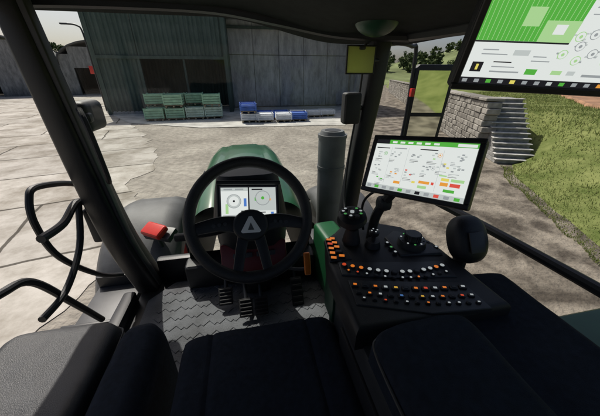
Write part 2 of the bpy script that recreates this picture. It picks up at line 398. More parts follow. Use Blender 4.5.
def crate_stack(name,x0,y0,nx,ny,nz,sx,sy,sz,mats,gap=.1,seed=1,rot=0):
    rnd=random.Random(seed); bm=bmesh.new()
    for i in range(nx):
        for j in range(ny):
            h=nz-(1 if rnd.random()<.45 else 0)
            for k in range(h):
                cx=(i+.5)*(sx+gap)+rnd.uniform(-.06,.06); cy=(j+.5)*(sy+gap)+rnd.uniform(-.1,.1); z=k*(sz+.02)
                mi=rnd.randrange(len(mats)-1)
                for q in (-.4,0,.4): add_box(bm,(cx+q*sx,cy,z+.05),(.1,sy,.1),mi=len(mats)-1)
                for q in range(5): add_box(bm,(cx,cy-sy/2+(q+.5)*sy/5,z+.115),(sx,sy/5-.05,.025),mi=len(mats)-1)
                for q in range(4):
                    zz=z+.16+q*(sz-.17)/4
                    for yy in (-sy/2,sy/2): add_box(bm,(cx,cy+yy,zz+.06),(sx,.03,(sz-.17)/4-.04),mi=mi)
                    for xx in (-sx/2,sx/2): add_box(bm,(cx+xx,cy,zz+.06),(.03,sy-.04,(sz-.17)/4-.04),mi=mi)
                for xx in (-1,1):
                    for yy in (-1,1): add_box(bm,(cx+xx*(sx/2-.03),cy+yy*(sy/2+.022),z+sz/2+.07),(.07,.02,sz-.15),mi=mi)
                add_box(bm,(cx,cy,z+sz*.55),(sx*.9,sy*.9,sz*.7),mi=mi,bevel=.05,seg=1)
    M=Matrix.Translation((x0,y0,.035))@Matrix.Rotation(math.radians(rot),4,'Z')
    return finish(name,bm,mats,smooth=False,M=M)
M_cg=pmat('green_crate',(.3,.5,.33),.6,var=.2,scale=4); M_cg2=pmat('pale_green_crate',(.5,.62,.5),.6,var=.2,scale=4)
M_cb=pmat('blue_crate',(.06,.15,.5),.5,var=.2,scale=4); M_cwht=pmat('white_bag',(.7,.72,.75),.7,var=.1,scale=4); M_wood=pmat('pallet_wood',(.3,.24,.16),.85,scale=6)
crate_stack('green_crate_stack',-6.4,19.6,4,2,2,1.15,1.0,.8,[M_cg,M_cg2,M_cg,M_wood],seed=3,rot=4)
crate_stack('blue_crate_stack',-.3,17.7,4,2,2,1.0,.9,.55,[M_cb,M_cb,M_cwht,M_wood],seed=5,rot=-2)
crate_stack('white_pallet_stack',4.3,19.4,2,1,2,1.05,.9,.45,[M_cwht,M_cwht,M_wood],seed=8)

def barn(name,cx,cy,w,d,h,ang):
    e=empty(name,(cx,cy,0)); e.rotation_euler=(0,0,math.radians(ang))
    bm=bmesh.new(); N=14; A=[];B=[]
    for i in range(N+1):
        t=math.pi*i/N; x=-w/2*math.cos(t)*1.04; z=h*.55+h*.45*math.sin(t)
        A.append(bm.verts.new((x,-.4,z)));B.append(bm.verts.new((x,d,z)))
    for i in range(N): bm.faces.new((A[i],A[i+1],B[i+1],B[i]))
    o=finish('arched_roof',bm,pmat('old_roof',(.1,.1,.098),.8,scale=1)); o.parent=e
    md=o.modifiers.new('s','SOLIDIFY'); md.thickness=.15
    for sx in (-1,1): box('side_wall',(sx*(w/2-.1),d/2,h*.275),(.2,d,h*.55),M_bw,e)
    bm=bmesh.new()
    for q in (-.42,.42): add_box(bm,(q*w,.1,h*.275),(w*.15,.3,h*.55))
    add_box(bm,(0,.1,h*.62),(w-.3,.28,h*.24)); add_box(bm,(0,.1,h*.8),(w*.72,.27,h*.14)); add_box(bm,(.2*w,.1,h*.25),(w*.25,.26,h*.5))
    finish('front_wall',bm,M_bw,e)
    box('back_wall',(0,d-.2,h*.4),(w-.4,.2,h*.8),pmat('barn_back',(.08,.08,.08),.9),e)
barn('barn',-34,48,12,12,8,12); barn('barn',-20.5,51,11,12,7.4,12); barn('barn',-49,46,12,12,8,12)
lp=empty('street_lamp',(-11.6,27,0))
tube('pole',[(0,0,0),(0,0,3),(0,0,5.6),(-.25,0,6.1),(-.9,0,6.2)],.06,M_dgrey,lp); box('head',(-1.1,0,6.2),(.5,.2,.1),M_dgrey,lp)
rs=empty('red_sign',(-14.2,33,0)); tube('post',[(0,0,0),(0,0,3.0)],.05,M_metal,rs,smooth=False); box('panel',(0,-.08,3.2),(.7,.05,.7),M_red,rs)

# ---------------------------------------------------------------- stone wall
def stone_mat():
    m,nt,b=new_mat('stone'); N=nt.nodes; Lk=nt.links
    g=N.new('ShaderNodeNewGeometry'); r=N.new('ShaderNodeValToRGB'); e=r.color_ramp.elements
    e[0].color=(.22,.205,.18,1); e[1].color=(.40,.38,.34,1); Lk.new(g.outputs['Random Per Island'],r.inputs[0])
    tc=N.new('ShaderNodeTexCoord'); n=N.new('ShaderNodeTexNoise'); n.inputs['Scale'].default_value=5; n.inputs['Detail'].default_value=6; Lk.new(tc.outputs['Object'],n.inputs[0])
    r2=N.new('ShaderNodeValToRGB'); r2.color_ramp.elements[0].position=.3; r2.color_ramp.elements[0].color=(.55,.55,.52,1); r2.color_ramp.elements[1].position=.7; Lk.new(n.outputs['Fac'],r2.inputs[0])
    mu=N.new('ShaderNodeMixRGB'); mu.blend_type='MULTIPLY'; mu.inputs[0].default_value=1; Lk.new(r.outputs[0],mu.inputs[1]); Lk.new(r2.outputs[0],mu.inputs[2]); Lk.new(mu.outputs[0],b.inputs['Base Color'])
    b.inputs['Roughness'].default_value=.95
    bp=N.new('ShaderNodeBump'); bp.inputs['Strength'].default_value=.5; bp.inputs['Distance'].default_value=.03; Lk.new(n.outputs['Fac'],bp.inputs['Height']); Lk.new(bp.outputs[0],b.inputs['Normal'])
    return m
M_stone=stone_mat()
bm=bmesh.new(); Rw=rotE(z=-math.degrees(math.atan(.44))); dirw=Vector((.44,1,0)).normalized(); o=Vector((8.75,8.5,0))
add_box(bm,o+dirw*22+Vector((0,0,.92)),(.36,43.5,1.84),Rw)
for row in range(9):
    s=random.uniform(-.2,0); hrow=.21
    while s<44:
        ln=random.uniform(.25,.65)
        c=o+dirw*(s+ln/2)+Vector((0,0,row*hrow+hrow/2))
        add_box(bm,c,(.46+random.uniform(-.03,.05),ln-.02,hrow-.015),Rw@rotE(z=random.uniform(-2,2),x=random.uniform(-1.5,1.5)),bevel=.02,seg=1)
        s+=ln
s=0
while s<44:
    ln=random.uniform(.8,1.3); add_box(bm,o+dirw*(s+ln/2)+Vector((0,0,1.96)),(.6,ln-.03,.1),Rw@rotE(x=random.uniform(-1,1)),bevel=.02,seg=1); s+=ln
finish('stone_wall',bm,M_stone)
cs_=empty('concrete_staircase'); bm=bmesh.new(); so=Vector((8.93,7.25,0))
for k in range(13):
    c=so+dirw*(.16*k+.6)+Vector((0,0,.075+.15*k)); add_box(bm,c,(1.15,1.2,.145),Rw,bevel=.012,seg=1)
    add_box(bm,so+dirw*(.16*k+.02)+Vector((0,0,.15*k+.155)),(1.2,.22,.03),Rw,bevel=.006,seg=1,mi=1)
finish('steps',bm,[pmat('stair_concrete',(.27,.27,.255),.9,scale=5,var=.35),pmat('stair_tread_lit',(.5,.49,.46),.85,scale=5,var=.3)],cs_)  # treads lighter than risers: sunlight on their tops painted into the colour

# ================================================================ TRACTOR EXTERIOR
tr=empty('tractor_body')
def hood():
    bm=bmesh.new(); rows=[]
    secs=[(1.50,.40,2.05),(1.7,.40,2.09),(2.1,.395,2.12),(2.5,.38,2.13),(2.8,.355,2.11),(2.98,.325,2.02),(3.08,.29,1.88),(3.12,.27,1.6),(3.12,.26,1.25)]
    K=44
    for y,hw,zt in secs:
        r=[]
        for i in range(K+1):
            t=math.pi*i/K; c=math.cos(t); s_=math.sin(t)
            x=-hw*math.copysign(abs(c)**.42,c); z=1.2+(zt-1.2)*(abs(s_)**.38)
            z-= .018*math.exp(-((abs(x)-.17)/.018)**2)*(1 if zt>2.04 else 0)
            r.append(bm.verts.new((x-.03,y,z)))
        rows.append(r)
    for j in range(len(rows)-1):
        for i in range(K): bm.faces.new((rows[j][i],rows[j][i+1],rows[j+1][i+1],rows[j+1][i]))
    bm.faces.new(rows[-1])
    return finish('hood',bm,M_green,tr)
hood()
bm=bmesh.new()
for k in range(9): add_box(bm,(-.437,1.75+k*.11,1.75),(.012,.07,.3),bevel=.004,seg=1)
add_box(bm,(-.03,1.75,2.112),(.26,.3,.02),rotE(x=3),bevel=.008)
finish('hood_vents',bm,M_dgrey,tr)
box('chassis',(-.03,1.9,1.0),(.6,2.6,.7),M_dgrey,tr,bevel=.03)
def tyre(name,x,y,r,wd):
    e=empty(name,(x,y,r)); bm=bmesh.new(); S=56
    prof=[(-.5,.6),(-.5,.82),(-.42,.94),(-.25,.985),(0,1),(.25,.985),(.42,.94),(.5,.82),(.5,.6)]
    rows=[]
    for i in range(S):
        a=2*math.pi*i/S; rows.append([bm.verts.new((p*wd,math.cos(a)*q*r,math.sin(a)*q*r)) for p,q in prof])
    for i in range(S):
        for k in range(len(prof)-1): bm.faces.new((rows[i][k],rows[i][k+1],rows[(i+1)%S][k+1],rows[(i+1)%S][k]))
    for i in range(22):
        for sd in (-1,1):
            a=2*math.pi*(i+(.5 if sd>0 else 0))/22
            R=Matrix.Rotation(a,3,'X')@Matrix.Rotation(math.radians(28*sd),3,'Z')
            c=Matrix.Rotation(a,3,'X')@Vector((sd*wd*.25,0,r*1.01)); add_box(bm,c,(wd*.52,.06*r,.07*r),R,bevel=.008,seg=1)
    finish('tyre',bm,M_rubber,e)
    bm=bmesh.new(); add_cyl(bm,(0,0,0),r*.6,wd*.5,28,rotE(y=90)); add_cyl(bm,(0,0,0),r*.25,wd*.8,20,rotE(y=90)); finish('rim',bm,M_red,e); return e
for x in (-1.0,.98): tyre('front_tyre',x,2.55,.74,.56)
for x in (-1.25,1.3): tyre('rear_tyre',x,-.9,1.0,.65)
def fender(name,x,y,R,wd,a0,a1,par,mat=M_fender):
    bm=bmesh.new(); S=24; rows=[]
    for i in range(S+1):
        a=math.radians(a0+(a1-a0)*i/S); row=[]
        for q in range(17):
            t=-1+q/8; dr=-.1*abs(t)**5+.012*math.exp(-((abs(t)-.55)/.05)**2)
            row.append(bm.verts.new((x+t*wd/2,y+math.cos(a)*(R+dr),.74+math.sin(a)*(R+dr))))
        rows.append(row)
    for i in range(S):
        for q in range(16): bm.faces.new((rows[i][q],rows[i][q+1],rows[i+1][q+1],rows[i+1][q]))
    o=finish(name,bm,mat,par); md=o.modifiers.new('s','SOLIDIFY'); md.thickness=.012; md.offset=-1
fender('front_fender_left',-.98,2.55,.88,.66,45,160,tr); fender('front_fender_right',.94,2.55,.88,.62,45,160,tr)
rl=empty('red_marker_lamp',(-.80,2.04,1.62)); box('lens',(0,0,0),(.2,.12,.06),M_red,rl,R=rotE(z=-35,x=25),bevel=.024,seg=3); box('base',(.03,.03,-.05),(.24,.12,.05),M_dgrey,rl,R=rotE(z=-25,x=20)); tube('bracket',[(0,.02,-.06),(.05,.02,-.3),(.15,.1,-.5)],.015,M_dgrey,rl)
ex=empty('exhaust_stack',(.64,1.95,0)); bm=bmesh.new(); add_cyl(bm,(0,0,1.83),.105,1.0,32); add_cyl(bm,(0,0,2.355),.105,.05,32,r2=.085); add_cyl(bm,(0,0,2.1),.110,.025,32); add_cyl(bm,(0,0,2.34),.110,.025,32); add_cyl(bm,(0,0,2.381),.06,.003,24,mi=1)
finish('shield',bm,[M_stack,M_black],ex)
box('bracket',(0,0,1.4),(.3,.25,.12),M_dgrey,ex)
st=empty('access_steps',(-1.02,1.55,1.2))
for k in range(3): box('tread_%d'%k,(-.02*k,0,.12-.28*k),(.3,.42,.035),M_dgrey,st)
for s_ in (-1,1): box('side_%d'%s_,(0,s_*.22,-.15),(.3,.02,.75),M_frame,st)
box('fuel_tank',(-.85,.6,.95),(.5,1.5,.7),M_dgrey,tr,bevel=.06,seg=4)
box('rear_fender_right',(1.22,-.25,1.93),(.5,1.5,.06),M_dgreen,tr,bevel=.025,seg=3); box('rear_fender_cap',(1.2,.46,1.80),(.5,.06,.3),M_dgreen,tr,bevel=.02)
box('rear_fender_left',(-1.22,-.35,1.93),(.5,1.5,.06),M_dgreen,tr,bevel=.025)

# ================================================================ CAB
cab=empty('tractor_cab')
def strut(name,pts,wx,wy,mat=M_frame,par=cab):
    bm=bmesh.new(); path=smooth_path(pts,5); rows=[]
    cs=[]
    for k in range(16):
        a=2*math.pi*k/16; c,s_=math.cos(a),math.sin(a)
        cs.append((math.copysign(abs(c)**.45,c)*.5,math.copysign(abs(s_)**.45,s_)*.5))
    n=len(path)
    for i,p in enumerate(path):
        t=i/(n-1); ww=wx if not isinstance(wx,tuple) else wx[0]+(wx[1]-wx[0])*t; wv=wy if not isinstance(wy,tuple) else wy[0]+(wy[1]-wy[0])*t
        rows.append([bm.verts.new(p+Vector((c*ww,s_*wv,0))) for c,s_ in cs])
    for i in range(n-1):
        for k in range(16): bm.faces.new((rows[i][k],rows[i][(k+1)%16],rows[i+1][(k+1)%16],rows[i+1][k]))
    return finish(name,bm,mat,par)
strut('a_pillar_left',[(-.80,1.38,3.06),(-.79,1.40,2.7),(-.78,1.43,2.3),(-.76,1.47,1.9),(-.71,1.54,1.5)],(.09,.14),(.11,.19))
strut('a_pillar_left_trim',[(-.745,1.36,3.0),(-.735,1.38,2.7),(-.72,1.41,2.3),(-.70,1.44,1.9),(-.65,1.5,1.52)],.03,.05,M_dgrey)
strut('a_pillar_right',[(.755,1.56,3.0),(.74,1.57,2.7),(.705,1.6,2.3),(.67,1.6,1.9),(.64,1.58,1.5)],(.11,.11),(.10,.12))
strut('c_pillar_left',[(-.86,-.6,3.0),(-.84,-.6,1.5)],.1,.1); strut('c_pillar_right',[(.92,-.6,3.0),(.9,-.6,1.5)],.1,.1)
def roofpart():
    bm=bmesh.new(); add_prism(bm,[(-.95,-.9),(.95,-.9),(1.0,.9),(.9,1.62),(.5,1.72),(-.5,1.72),(-.92,1.55),(-1.0,.9)],3.09,3.27,bevel=.06)
    return finish('roof_shell',bm,M_green,cab)
roofpart()
def headliner():
    bm=bmesh.new(); nx,ny=36,36; g=[]
    for j in range(ny+1):
        row=[]
        for i in range(nx+1):
            x=-.92+1.84*i/nx; y=-.85+2.45*j/ny
            e=max(abs(x)/.92, max(0,(y-.3)/1.3))
            z=3.05-.05*max(0,(e-.72)/.28)**2
            t=min(1,max(0,(x+.1)/.65)); z-=.10*t*t*(3-2*t)
            row.append(bm.verts.new((x,y,z)))
        g.append(row)
    for j in range(ny):
        for i in range(nx): bm.faces.new((g[j][i],g[j][i+1],g[j+1][i+1],g[j+1][i]))
    return finish('headliner',bm,M_head,cab)
headliner()
tube('roof_front_beam',[(-.85,1.42,3.01),(-.5,1.5,3.03),(-.1,1.53,3.03),(.2,1.52,2.99),(.5,1.5,2.945),(.85,1.44,2.93)],.033,M_frame,cab)
tube('roof_side_beam_right',[(.85,1.45,2.94),(.9,.8,2.93),(.92,-.7,2.95)],.04,M_frame,cab)
tube('roof_side_beam_left',[(-.85,1.42,3.01),(-.9,.8,3.0),(-.92,-.7,3.0)],.04,M_frame,cab)
box('floor_pan',(0,.45,1.46),(1.5,2.2,.07),M_frame,cab)
bm=bmesh.new(); add_prism(bm,[(-.66,.2),(.62,.2),(.62,1.42),(.5,1.5),(-.55,1.5),(-.68,1.36)],1.497,1.512,bevel=.006)
for k in range(26):
    for q in range(9): add_box(bm,(-.58+k*.044,.84+q*.07,1.5135),(.022,.045,.004),rotE(z=45 if (k+q)%2 else -45),bevel=.0015,seg=1)
finish('floor_mat',bm,M_floor)
bm=bmesh.new(); add_box(bm,(0,1.57,1.57),(1.3,.06,.2),bevel=.02)
add_box(bm,(-.78,.4,1.52),(.07,2.0,.1),bevel=.02); add_box(bm,(.74,.4,1.52),(.07,2.0,.1),bevel=.02)
finish('sill_frame',bm,M_frame,cab)
tube('window_rail_right',[(.80,1.5,2.19),(.86,.9,2.22),(.87,.3,2.25),(.88,-.6,2.27)],.017,M_frame,cab)
tube('window_seal_right',[(.83,1.5,2.165),(.885,.9,2.195),(.895,.3,2.225),(.9,-.6,2.245)],.008,M_rubber,cab)
def quad(name,ps,mat,par):
    bm=bmesh.new(); bm.faces.new([bm.verts.new(p) for p in ps]); return finish(name,bm,mat,par,smooth=False)
quad('windscreen',[(-.74,1.5,1.7),(.62,1.6,1.7),(.72,1.56,2.95),(-.76,1.44,3.0)],M_glass,cab)
bm=bmesh.new(); add_box(bm,(.475,1.13,1.71),(.15,.62,.40),rotE(z=6),bevel=.035,seg=4); finish('side_green_panel',bm,M_green,cab)
box('side_trim',(.62,1.15,1.72),(.06,.75,.42),M_black,cab,bevel=.02)
tube('pillar_grab_handle',[(-.69,1.36,2.62),(-.66,1.32,2.55),(-.65,1.32,2.35),(-.68,1.38,2.28)],.012,M_rubber,cab)
tube('cable_right',[(.66,1.53,2.9),(.645,1.53,2.6),(.62,1.54,2.3),(.6,1.5,2.0),(.56,1.3,1.9)],.006,M_rubber,cab)
dcam=empty('pillar_camera',(.60,1.52,2.58)); box('body',(0,0,0),(.1,.07,.17),M_black,dcam,bevel=.02,seg=3); tube('arm',[(.03,.02,0),(.12,.05,0)],.015,M_black,dcam,smooth=False)

# ---------------------------------------------------------------- dash column
dc=empty('dashboard_column')
bm=bmesh.new(); rows=[]
for z,hw,y0,y1 in [(1.5,.09,1.3,1.5),(1.75,.09,1.16,1.42),(1.95,.125,.98,1.36),(2.1,.15,.93,1.3),(2.22,.155,.92,1.26),(2.32,.14,.97,1.2),(2.40,.12,1.0,1.14)]:
    r=[]
    for k in range(20):
        a=2*math.pi*k/20;c,s_=math.cos(a),math.sin(a); r.append(bm.verts.new((-.01+math.copysign(abs(c)**.5,c)*hw,(y0+y1)/2+math.copysign(abs(s_)**.5,s_)*(y1-y0)/2,z)))
    rows.append(r)
for i in range(len(rows)-1):
    for k in range(20): bm.faces.new((rows[i][k],rows[i][(k+1)%20],rows[i+1][(k+1)%20],rows[i+1][k]))
bm.faces.new(rows[-1]); finish('shroud',bm,M_black,dc)
box('red_panel',(-.01,.925,2.07),(.27,.02,.12),M_dred,dc,R=rotE(x=-28),bevel=.008)
bm=bmesh.new()
for k in range(4): add_box(bm,(-.08+k*.047,.91,2.09),(.03,.012,.02),rotE(x=-28),bevel=.003)
finish('column_switches',bm,M_dgrey,dc)
box('right_wing',(.25,1.44,1.60),(.26,.14,.18),M_black,dc,bevel=.03,seg=3); box('left_wing',(-.30,1.46,1.60),(.3,.12,.18),M_black,dc,bevel=.03,seg=3)

def ui(name,M,rects,discs,matlist,par):
    bm=bmesh.new()
    for x0,y0,x1,y1,mi,l in rects:
        z=.0005*l
        f=bm.faces.new([bm.verts.new((x0,y0,z)),bm.verts.new((x1,y0,z)),bm.verts.new((x1,y1,z)),bm.verts.new((x0,y1,z))]); f.material_index=mi
    for x,y,r,mi,l in discs:
        f=bm.faces.new([bm.verts.new((x+r*math.cos(2*math.pi*k/18),y+r*math.sin(2*math.pi*k/18),.0005*l)) for k in range(18)]); f.material_index=mi
    bm.transform(M)
    me=bpy.data.meshes.new(name); bm.to_mesh(me); bm.free()
    for m in matlist: me.materials.append(m)
    o=bpy.data.objects.new(name,me); sc.collection.objects.link(o); o.parent=par; return o
E=[emat('ui_white',(.86,.9,.87),.85),emat('ui_green',(.1,.48,.06),.85),emat('ui_black',(.02,.02,.025),.6),emat('ui_grey',(.38,.41,.42),.8),
   emat('ui_red',(.8,.1,.07),.85),emat('ui_orange',(.9,.38,.06),.85),emat('ui_lightgreen',(.45,.74,.33),.85),emat('ui_yellow',(.85,.74,.15),.85),emat('ui_pale',(.62,.67,.65),.8),emat('ui_blue',(.1,.25,.7),.8)]
ic=empty('instrument_cluster')
Mi=basis((-.01,.905,2.335),(1,-.12,0),(.1,-.89,.45))
box('housing',(0,0,-.025),(.235,.135,.04),M_black,ic,M=Mi,bevel=.012,seg=3)
box('cowl',(0,.066,-.002),(.23,.014,.05),M_black,ic,M=Mi,bevel=.005)
rc=[(-.105,-.06,.105,.055,2,0),(-.1,-.055,-.004,.05,0,1),(.001,-.055,.1,.05,8,1),(-.1,.037,-.004,.05,8,2),(.001,-.055,.1,-.037,0,2),(-.085,-.045,-.075,-.01,6,3),(-.03,-.04,-.015,-.035,2,3),(.04,-.045,.06,-.042,2,3),(.02,.0,.03,.012,1,3),(.07,.0,.08,.008,5,3),(-.09,.041,-.06,.046,3,3),(-.05,.041,-.02,.046,3,3),(.01,.04,.05,.045,2,3),(-.095,-.052,-.01,-.05,3,3),(.01,-.05,.02,-.043,4,3),(.08,-.05,.09,-.043,9,3),(-.02,-.02,-.01,.01,9,3)]
dcs=[(-.055,.0,.026,3,3),(-.055,.0,.024,8,4),(-.055,.0,.018,0,5),(.05,.01,.028,3,3),(.05,.01,.025,8,4),(-.055,.0,.004,2,6),(.05,.01,.006,1,5)]
ui('display',Mi@Matrix.Translation((0,0,-.0035)),rc,dcs,E,ic)

# ---------------------------------------------------------------- steering wheel
sw=empty('steering_wheel')
Mw=basis((-.01,.77,2.335),(1,-.06,0),(.03,-.84,.54))
bm=bmesh.new(); R=.188
path=[Vector((R*math.cos(2*math.pi*k/64),R*math.sin(2*math.pi*k/64),0)) for k in range(64)]
add_tube(bm,path,.0185,14,closed=True); finish('rim',bm,M_rubber,sw,M=Mw)
def spoke(name,pts,w0,w1,th_,mat=M_black):
    bm=bmesh.new(); P=smooth_path(pts,6); rows=[]; n=len(P)
    for i,p in enumerate(P):
        t=(P[min(i+1,n-1)]-P[max(i-1,0)]).normalized(); s_=Vector((0,0,1)).cross(t).normalized(); up=t.cross(s_); ww=w0+(w1-w0)*i/(n-1)
        rows.append([bm.verts.new(p+s_*(ww/2*math.copysign(abs(math.cos(a))**.6,math.cos(a)))+up*(th_/2*math.copysign(abs(math.sin(a))**.6,math.sin(a)))) for a in [2*math.pi*k/12 for k in range(12)]])
    for i in range(n-1):
        for k in range(12): bm.faces.new((rows[i][k],rows[i][(k+1)%12],rows[i+1][(k+1)%12],rows[i+1][k]))
    finish(name,bm,mat,sw,M=Mw)
spoke('spoke_1',[(-.03,-.02,-.02),(-.1,-.012,-.014),(-.187,-.03,0)],.06,.034,.016)
spoke('spoke_2',[(.03,-.02,-.02),(.1,-.012,-.014),(.187,-.03,0)],.06,.034,.016)
spoke('spoke_3',[(-.02,-.04,-.02),(-.035,-.1,-.014),(-.05,-.182,0)],.04,.03,.016)
spoke('spoke_4',[(.02,-.04,-.02),(.035,-.1,-.014),(.05,-.182,0)],.04,.03,.016)
bm=bmesh.new()
poly=[(.058*math.cos(a)*(1.0),.052*math.sin(a)-.022) for a in [2*math.pi*k/28 for k in range(28)]]
add_prism(bm,poly,-.035,.004,bevel=.010); finish('hub',bm,M_black,sw,M=Mw)
bm=bmesh.new()
add_prism(bm,[(-.032,-.042),(-.027,-.047),(.027,-.047),(.032,-.042),(.005,.006),(-.005,.006)],.004,.0065,bevel=.0008)
add_prism(bm,[(-.010,-.038),(.010,-.038),(0,-.014)],.0066,.0072,mi=1)
finish('emblem',bm,[M_white,M_grey],sw,M=Mw)
bm=bmesh.new()
for sx in (-1,1):
    for k in range(3): add_cyl(bm,(sx*(.08+.018*k),-.014-.002*k,-.004),.006,.005,12)
finish('wheel_buttons',bm,M_dgrey,sw,M=Mw)
bm=bmesh.new(); add_cyl(bm,(0,-.02,-.13),.045,.2,22); finish('column',bm,M_black,sw,M=Mw)
sl=empty('shuttle_lever'); tube('stalk',[(-.05,.9,2.24),(-.14,.84,2.25),(-.22,.8,2.27)],.008,M_black,sl); box('knob',(-.235,.795,2.275),(.05,.02,.025),M_black,sl,bevel=.008)
ol=empty('orange_lever'); tube('stalk',[(.08,.98,1.96),(.16,.93,1.97),(.205,.91,1.98)],.007,M_black,ol); box('grip',(.212,.90,2.015),(.028,.02,.10),M_orange,ol,R=rotE(x=-20),bevel=.008,seg=3)

def pedal(name,x,y,z,wd,ln):
    e=empty(name,(x,y,z)); bm=bmesh.new(); R_=rotE(x=48)
    add_box(bm,(0,0,0),(wd,ln,.014),R_,bevel=.004)
    for k in range(5): add_box(bm,R_@Vector((0,-ln/2+(k+.5)*ln/5,.010)),(wd*.85,ln/12,.008),R_,bevel=.002,seg=1)
    finish('pad',bm,M_rubber,e); tube('arm',[(0,.02,0),(0,.1,.06),(0,.16,.2)],.011,M_frame,e)
pedal('clutch_pedal',-.2,1.22,1.59,.08,.1); pedal('brake_pedal',.0,1.12,1.58,.075,.1); pedal('brake_pedal',-.085,1.12,1.58,.075,.1); pedal('throttle_pedal',.22,1.2,1.57,.07,.17)

# ---------------------------------------------------------------- seats
def cushion(name,x0,x1,y0,y1,zt,bol,mat,par,thk=.14,r=.05,seams=(),dip=.0,slope=0,piping=False):
    bm=bmesh.new(); nx,ny=48,36; g=[]
    for j in range(ny+1):
        row=[]
        for i in range(nx+1):
            u=-1+2*i/nx; v=j/ny; x=x0+(x1-x0)*(u+1)/2; y=y0+(y1-y0)*v
            y-= .035*abs(u)**4*(1 if v>.5 else 0)*(v-.5)*2
            z=zt+bol*abs(u)**3-dip*(1-u*u)*math.sin(math.pi*v)+slope*v
            for d in (x-x0,x1-x,y0+(y1-y0)*(1-v)-y0,y-y0):
                if d<r: z-=r-math.sqrt(max(0,r*r-(r-max(0,d))**2))
            for s_ in seams: z-=.007*math.exp(-((u-s_)/.022)**2)
            z+=.006*noise.noise(Vector((x*7,y*7,zt)))+.002*noise.noise(Vector((x*22,y*22,zt)))
            row.append(bm.verts.new((x,y,z)))
        g.append(row)
    for j in range(ny):
        for i in range(nx): bm.faces.new((g[j][i],g[j][i+1],g[j+1][i+1],g[j+1][i]))
    ring=[g[0][i] for i in range(nx+1)]+[g[j][nx] for j in range(1,ny+1)]+[g[ny][i] for i in range(nx-1,-1,-1)]+[g[j][0] for j in range(ny-1,0,-1)]
    low=[bm.verts.new((v.co.x,v.co.y,zt-thk)) for v in ring]; n=len(ring)
    for i in range(n): bm.faces.new((ring[i],ring[(i+1)%n],low[(i+1)%n],low[i]))
    bm.faces.new(low)
    o=finish(name,bm,mat,par)
    if piping:
        bm=bmesh.new(); P=[]
        for (x,y) in [(x0-.001,y0+.05),(x0-.001,(y0+y1)/2),(x0-.001,y1-.08),(x0+.03,y1-.02),((x0+x1)/2,y1+.001),(x1-.03,y1-.02),(x1+.001,y1-.08),(x1+.001,(y0+y1)/2),(x1+.001,y0+.05)]: P.append((x,y,zt-r-.002+slope*.9*(y-y0)/(y1-y0)))
        add_tube(bm,smooth_path(P,6),.004,8); finish(name+'_piping',bm,M_dgrey,par)
    return o
ds=empty('driver_seat')
cushion('seat_cushion',-.27,.25,-.25,.70,1.955,.022,M_seat,ds,thk=.13,r=.05,seams=(-.62,.62),dip=.012)
box('seat_base',(-.01,.22,1.7),(.4,.7,.34),M_black,ds,bevel=.03); box('seat_pan',(-.01,.22,1.835),(.48,.84,.05),M_dgrey,ds,bevel=.02)
cushion('backrest_pad',-.26,.24,-.42,-.26,2.5,.02,M_seat,ds,thk=.55,r=.05)
pss=empty('passenger_seat')
cushion('seat_cushion',-.84,-.49,.1,.80,1.98,.008,M_seat2,pss,thk=.14,r=.045,piping=True)
box('seat_base',(-.66,.42,1.68),(.3,.55,.34),M_black,pss,bevel=.02)
cushion('side_bolster',-.475,-.335,.15,.74,2.0,-.01,M_seat,pss,thk=.3,r=.05)

# ---------------------------------------------------------------- armrest console
ac=empty('armrest_console')
bm=bmesh.new()
add_prism(bm,[(.23,.42),(.235,.70),(.27,.84),(.36,.93),(.5,.95),(.62,.88),(.68,.74),(.70,.42)],2.10,2.172,bevel=.02)
add_prism(bm,[(.262,.50),(.272,.60),(.62,.52),(.625,.415),(.45,.43)],2.16,2.176,mi=1,bevel=.004)
add_prism(bm,[(.262,.625),(.27,.69),(.45,.655),(.63,.625),(.62,.545),(.43,.58)],2.16,2.176,mi=1,bevel=.004)
add_prism(bm,[(.245,.70),(.262,.83),(.315,.87),(.325,.70)],2.16,2.176,mi=1,bevel=.004)
add_prism(bm,[(.50,.68),(.50,.80),(.56,.84),(.64,.78),(.655,.66)],2.16,2.180,mi=1,bevel=.006)
finish('control_panel',bm,[M_black,M_dgrey],ac)
cushion('armrest_pad',.24,.50,-.35,.40,2.235,.0,M_seat,ac,thk=.1,r=.04,piping=True)
box('inner_side',(.275,.2,1.97),(.05,1.0,.28),M_dgrey,ac,bevel=.02)
box('inner_side_panel',(.246,.2,1.95),(.012,.7,.16),M_black,ac,bevel=.004)
box('green_side_trim',(.255,.68,2.02),(.03,.10,.14),M_dgreen,ac,bevel=.01)
box('pedestal',(.42,.3,1.85),(.22,.7,.5),M_black,ac,bevel=.03)
cushion('side_shelf',.505,.86,-.45,.62,2.13,.0,M_seat,ac,thk=.1,r=.04)
box('side_console_body',(.68,.1,1.8),(.32,1.1,.52),M_black,ac,bevel=.03)
def arc_pts(p0,p1,bul,n):
    out=[]
    for k in range(n):
        t=k/(n-1); out.append((p0[0]+(p1[0]-p0[0])*t,p0[1]+(p1[1]-p0[1])*t-bul*math.sin(math.pi*t)))
    return out
BM=[M_black,emat('icon_white',(.6,.65,.66),.55),emat('icon_orange',(.9,.24,.03),.65),emat('icon_blue',(.1,.25,.6),.5),emat('icon_green',(.1,.5,.12),.5),emat('icon_yellow',(.85,.5,.06),.6),emat('icon_red',(.8,.09,.03),.6),M_dgrey]
